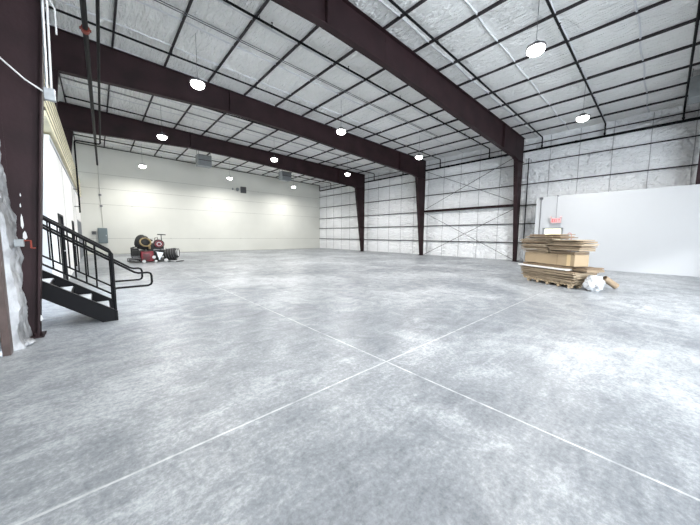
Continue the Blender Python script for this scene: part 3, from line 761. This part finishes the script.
# pallet
t = thing('wooden_pallet', 'pale wooden pallet under the stack of cardboard', 'pallet', (0, 0, 0))
for c in (.05, .36, .68):
    for a in (.18, .55, .95, 1.33, 1.72):
        b = MB(); p = sp(a, c + .03, .045)
        b.cyl(p - V * .06 + Vector((0, 0, .0)), p + V * .06, .045, seg=10); b.build('pallet_foot', 'wood', t, True)
b = MB()
for q in range(9): sbox(b, .08 + q * .21, .24 + q * .21, 0, .76, .13, .15)
b.build('deck_board', 'wood', t)
for c in (.02, .34, .66):
    b = MB(); sbox(b, .08, 1.92, c, c + .09, .09, .13); b.build('stringer_board', 'wood', t)
def bundle(a0, a1, c0, c1, z0, z1, label, n=6, mats=('card', 'card2', 'card3'), jit=.05, rot=0.0, name='flattened_carton'):
    """one flattened carton bundle: several corrugated flaps that overhang unevenly"""
    p = sp((a0 + a1) / 2, (c0 + c1) / 2, z0)
    t = thing(name, label, 'flattened carton', p, 'flattened cartons on the stack', AZ + rot)
    h = (z1 - z0) / n
    for q in range(n):
        j = [random.uniform(-jit, jit) for _ in range(4)]
        b = MB(); L_, W_ = a1 - a0, c1 - c0
        nx = 6; vs = []
        zt_ = q * h; th = h * .82
        x0_, x1_ = -L_ / 2 + j[0], L_ / 2 + j[1]; y0_, y1_ = -W_ / 2 + j[2], W_ / 2 + j[3]
        ph = random.uniform(0, 6); am = min(.012, h * .18)
        for i in range(nx + 1):
            x = x0_ + (x1_ - x0_) * i / nx; w = am * math.sin(ph + i * 1.1)
            if i in (0, nx): w -= am * .6
            w = max(w, 0 if q == 0 else -1)
            for (yy, zz) in ((y0_, 0), (y1_, 0), (y1_, th), (y0_, th)): vs.append((x, yy, zt_ + zz + w))
        fs = [(0, 1, 2, 3), tuple(nx * 4 + k for k in (3, 2, 1, 0))]
        for i in range(nx):
            for k in range(4): fs.append((i * 4 + k, i * 4 + (k + 1) % 4, (i + 1) * 4 + (k + 1) % 4, (i + 1) * 4 + k))
        b.add(vs, fs); f_ = b.build('flap', mats[random.randrange(len(mats))], t); f_.rotation_euler = (0, 0, random.uniform(-jit, jit) * .7)
    return t
bundle(0.02, 2.0, 0.0, .78, .15, .32, 'lowest wide bundle of flattened brown cartons directly on the pallet', 6, ('card', 'card2'))
bundle(-.02, 2.06, -.03, .78, .325, .51, 'second bundle of flattened cartons above the pallet, under the foam sheet', 6, ('card', 'card2', 'card'))
t = tag(sbox(MB(), .25, 2.12, -.06, .5, .535, .58, .01).build('foam_sheet', 'foam', loc=sp(1, .3, .55)), 'thin white foam sheet lying between lower cartons and the tan box', 'foam sheet')
bundle(-.22, .22, .15, .78, .535, .66, 'long brown flattened carton sticking out right beneath the tan box', 3, ('card3', 'card'), .02)
bundle(.24, 2.0, .04, .7, .585, .665, 'thin carton layer between the white foam sheet and the tan box', 2, ('card3', 'card'), .015)
# big closed box
t = thing('long_carton', 'long closed tan cardboard box in the middle of the stack', 'box', sp(1.0, .29, .675), rz=AZ)
MB().rbox((0.0, 0, .175), (1.86, .52, .35), .008, seg=1).build('box_body', 'boxcard', t)
MB().bb((-.80, -.263, .0), (-.68, .263, .353)).build('packing_tape', 'tape', t)
MB().bb((-.36, -.2625, .0), (-.35, .2625, .3515)).build('flap_seam', 'card3', t)
bundle(1.0, 1.95, .02, .60, 1.035, 1.12, 'pale flat carton bundle lying directly on the left half of the tan box', 3, ('card2', 'card2'), .04)
bundle(.10, .96, .04, .58, 1.035, 1.12, 'dark flat carton bundle lying directly on the right half of the tan box', 2, ('card3', 'card'), .03)
bundle(-.04, .92, .0, .62, 1.14, 1.29, 'lower bundle at right end of the upper carton stack', 5, ('card3', 'card', 'card2'), .06, .03)
bundle(1.08, 2.05, .0, .60, 1.14, 1.31, 'lower bundle at left end of the upper carton stack', 5, ('card', 'card2'), .06, -.04)
bundle(-.10, 1.02, .0, .62, 1.30, 1.485, 'topmost bundle at right end of the upper carton stack', 5, ('card2', 'card', 'card2'), .08, -.04)
bundle(1.10, 2.12, .0, .60, 1.315, 1.49, 'middle bundle at left end of the upper carton stack', 5, ('card', 'card3', 'card2'), .10, .05)
bundle(.62, 1.86, .02, .60, 1.492, 1.655, 'topmost bundle of all, at left end of the upper carton stack', 5, ('card2', 'card', 'card3'), .10, -.06)
# rolled cardboard and plastic beside the stack
def roll(p0, p1, r, label, m='card'):
    t = thing('cardboard_roll', label, 'cardboard roll', p0)
    p0 = Vector(p0); p1 = Vector(p1)
    d = p1 - p0
    b = MB().cyl((0, 0, 0), d, r, seg=16, caps=False).cyl((0, 0, 0), d, r * .72, seg=16, caps=False)
    z = d.normalized(); u = z.orthogonal().normalized(); w = z.cross(u)
    for e in (Vector((0, 0, 0)), d):
        k = len(b.v); s_ = 16
        for rr in (r, r * .72):
            for i in range(s_):
                a = 2 * math.pi * i / s_; b.v.append(tuple(e + (u * math.cos(a) + w * math.sin(a)) * rr))
        b.f += [(k + i, k + (i + 1) % s_, k + s_ + (i + 1) % s_, k + s_ + i) for i in range(s_)]
    b.build('tube_wall', m, t, True)
    MB().cyl(d * .02, d * .98, r * .4, r * .4, 10).build('inner_roll', 'card3', t, True)
roll((11.30, 1.62, .46), (11.62, 1.40, .44), .09, 'brown cardboard roll poking out at the right side of the lower stack', 'card3')
roll((11.22, 1.12, .34), (11.44, .86, .105), .09, 'pale cardboard roll leaning down to the floor at the right of the stack', 'card')
tag(MB().blob((10.66, 1.27, .225), (.27, .23, .225), seed=11, amp=.24, fr=2.2, sub=5).build('plastic_bag', 'poly', smooth=True, loc=(10.6, 1.2, 0)), 'crumpled clear plastic bag on the floor at the front corner of the stack', 'plastic bag')
# hand truck behind the stack
t = thing('hand_truck', 'hand truck whose pinkish loop handle rises behind the stack', 'hand truck', (12.55, 2.28, 0), rz=.9)
b = MB().tube([(-.09, 0, .3), (-.09, 0, 1.62), (-.06, 0, 1.69), (0, 0, 1.71), (.06, 0, 1.69), (.09, 0, 1.62), (.09, 0, .3)], .014, 8)
b.tube([(-.2, 0, .1), (-.2, 0, .9), (-.09, 0, 1.1)], .014, 8).tube([(.2, 0, .1), (.2, 0, .9), (.09, 0, 1.1)], .014, 8)
b.build('handle_frame', mat('faded_red_tube', (.45, .2, .22), .5), t, True)
b = MB()
for z in (.2, .5, .8): b.bb((-.2, -.01, z), (.2, .01, z + .03))
b.build('crossbar', 'darkgrey', t); MB().bb((-.22, -.25, 0.0), (.22, 0, .012)).build('toe_plate', 'darkgrey', t)
for s in (-1, 1): MB().lathe([(.03, -.03), (.11, -.03), (.125, 0), (.11, .03), (.03, .03)], (s * .25, .1, .125), 20, (1, 0, 0)).build('wheel', 'rubber', t, True)

# ------------------------------------------------------------------ ride-on concrete trowel near the cream wall
def mx(px): return 1.2 + (px - 128) / 22.0
def mz(py): return (261.5 - py) / 17.0
def trowel():
    Y = 19.2
    t = thing('ride_on_trowel', 'red and black ride-on power trowel with T handle parked by the cream wall', 'floor machine', (mx(150), Y, 0))
    X = lambda p: mx(p) - mx(150)
    # two rotors with blades
    for cx_, r in ((X(139), .56), (X(156.5), .42)):
        b = MB().torus((cx_, 0, .09), r, .022).torus((cx_, 0, .22), r, .018)
        for q in range(10):
            a = q * math.pi / 5; b.cyl((cx_ + r * math.cos(a), r * math.sin(a), .09), (cx_ + r * math.cos(a), r * math.sin(a), .22), .012, seg=6)
        b.build('guard_ring', 'rubber', t, True)
        for q in range(4):
            a = q * math.pi / 2 + .4
            MB().box((cx_ + .32 * math.cos(a), .32 * math.sin(a), .035), (.44, .17, .02), Matrix.Rotation(a, 3, 'Z') @ Matrix.Rotation(.12, 3, 'X')).build('trowel_blade', 'greypipe', t)
        MB().cyl((cx_, 0, .04), (cx_, 0, .32), .09, seg=14).build('gearbox', 'rubber', t, True)
    # chassis
    b = MB().rbox((-.12, -.02, .50), (1.45, .42, .34), .04).rbox((-.12, -.30, .20), (1.45, .08, .06), .01)
    b.tube([(X(131), -.3, .28), (X(131), -.3, .8), (X(137), -.2, .88)], .022, 8).tube([(X(131), .3, .28), (X(131), .3, .8), (X(137), .2, .88)], .022, 8)
    b.build('chassis', 'rubber', t, True)
    # rear lifting arm / foot deck at left
    MB().rbox((X(133), -.2, .22), (.52, .6, .10), .03).rbox((X(134), -.2, .34), (.36, .5, .07), .02).build('foot_deck', 'darkgrey', t)
    MB().rbox((X(134), 0, .68), (.34, .24, .20), .05).build('battery_box', 'rubber', t)
    # red engine cover low
    e = MB().rbox((X(145), -.28, mz(255.7)), (.56, .45, .56), .05).build('engine_cover', 'red', t, True)
    b = MB()
    for q in range(6): b.bb((X(145) - .2, -.515, mz(259) + q * .06), (X(145) + .12, -.50, mz(259) + q * .06 + .025))
    b.build('cooling_slot', 'rubber', e)
    MB().cyl((X(151.5), -.52, mz(256.5)), (X(151.5), -.44, mz(256.5)), .085, seg=16).build('air_cap', 'wheelwhite', t, True)
    # seat / black engine shroud with tan belt
    MB().blob((X(142), 0, mz(243)), (.36, .34, .42), seed=2, amp=.12, fr=1.5, sub=3).build('engine_shroud', 'rubber', t, True)
    MB().rbox((X(146), -.02, mz(240)), (.55, .46, .10), .04, Matrix.Rotation(.25, 3, 'Y')).build('seat', 'rubber', t, True)
    MB().torus((X(144.0), -.44, mz(242.5)), .24, .04, (0.1, -1, .55), 28).build('tan_belt', 'tan', t, True)
    MB().cyl((X(148), -.36, mz(246)), (X(148), -.36, mz(249)), .05, seg=12).build('fuel_filter', 'tan', t, True)
    # red tank with black ring and steering T
    tk = MB().lathe([(.05, -.22), (.20, -.2), (.235, -.08), (.235, .08), (.2, .2), (.05, .22)], (X(158), -.05, mz(244)), 22, (0, 1, 0)).build('fuel_tank', 'red', t, True)
    MB().torus((X(158), -.26, mz(244.5)), .235, .022, (0, 1, 0)).build('tank_ring', 'rubber', t, True)
    MB().torus((X(158), -.28, mz(244.5)), .10, .018, (0, 1, 0)).build('tank_badge', 'silver', t, True)
    b = MB().tube([(X(161.5), -.05, mz(245)), (X(161.2), -.05, mz(235.8))], .022, 8).tube([(X(157.2), -.05, mz(235.3)), (X(166), -.05, mz(235.6))], .028, 8)
    b.tube([(X(154), -.1, mz(243)), (X(154.5), -.1, mz(238.5)), (X(157), -.1, mz(238)), (X(157.5), -.1, mz(241))], .018, 8)
    b.build('steering_handle', 'rubber', t, True)
    # silver muffler and pan
    b = MB().add([(X(154), -.5, mz(251.5)), (X(161.5), -.5, mz(252.5)), (X(157), -.5, mz(259.5)), (X(154), -.2, mz(251.5)), (X(161.5), -.2, mz(252.5)), (X(157), -.2, mz(259.5))],
                 [(0, 1, 2), (5, 4, 3), (0, 3, 4, 1), (1, 4, 5, 2), (2, 5, 3, 0)])
    b.build('splash_shield', 'galv', t)
    MB().rbox((X(156.5), .05, mz(248.6)), (.62, .44, .34), .05).build('engine_block', 'rubber', t, True)
    MB().rbox((X(149.5), .0, mz(247)), (.34, .4, .40), .05).build('air_cleaner', 'rubber', t, True)
    MB().cyl((X(152), -.15, mz(250)), (X(163), -.15, mz(250)), .06, seg=14).build('muffler', 'greypipe', t, True)
    for px, r in ((141.2, .075), (153, .06)):
        MB().lathe([(.02, -.03), (r, -.03), (r + .012, 0), (r, .03), (.02, .03)], (X(px), -.62, r + .013), 18, (0, 1, 0)).build('wheel', 'wheelwhite', t, True)
    for px in (136, 158, 163): MB().tube([(X(px), -.3, .4), (X(px) + .04, -.42, .62), (X(px) + .1, -.2, .78)], .014, 6).build('hose', 'rubber', t, True)
trowel()
def drum():
    t = thing('walk_behind_scrubber', 'black cylindrical floor machine with white end at right of the red trowel', 'floor machine', (mx(170), 18.85, 0), rz=-.45)
    MB().lathe([(.06, -.33), (.27, -.31), (.30, -.2), (.30, .2), (.27, .3), (.06, .32)], (0, 0, .45), 24, (1, 0, .12)).build('drum_tank', 'rubber', t, True)
    b = MB()
    for x in (-.2, -.07, .06, .17): b.torus((x, 0, .45 + x * .12), .302, .012, (1, 0, .12))
    b.build('drum_rib', 'darkgrey', t, True)
    MB().lathe([(.02, 0), (.2, .0), (.19, .05), (.02, .07)], (.30, 0, .49), 20, (1, 0, .12)).build('end_cap', 'wheelwhite', t, True)
    MB().torus((.36, 0, .50), .24, .018, (1, 0, 0), 24).build('handle', 'rubber', t, True)
    for s in (-.18, .18): MB().lathe([(.02, -.03), (.085, -.03), (.1, 0), (.085, .03), (.02, .03)], (-.18, s * 1.6, .1), 18, (0, 1, 0)).build('wheel', 'wheelwhite', t, True)
    MB().rbox((0, 0, .12), (.5, .4, .08), .02).build('base_plate', 'rubber', t)
    MB().rbox((.46, -.1, .03), (.36, .3, .035), .012, Matrix.Rotation(-.1, 3, 'Y')).build('squeegee', 'rubber', t)
drum()
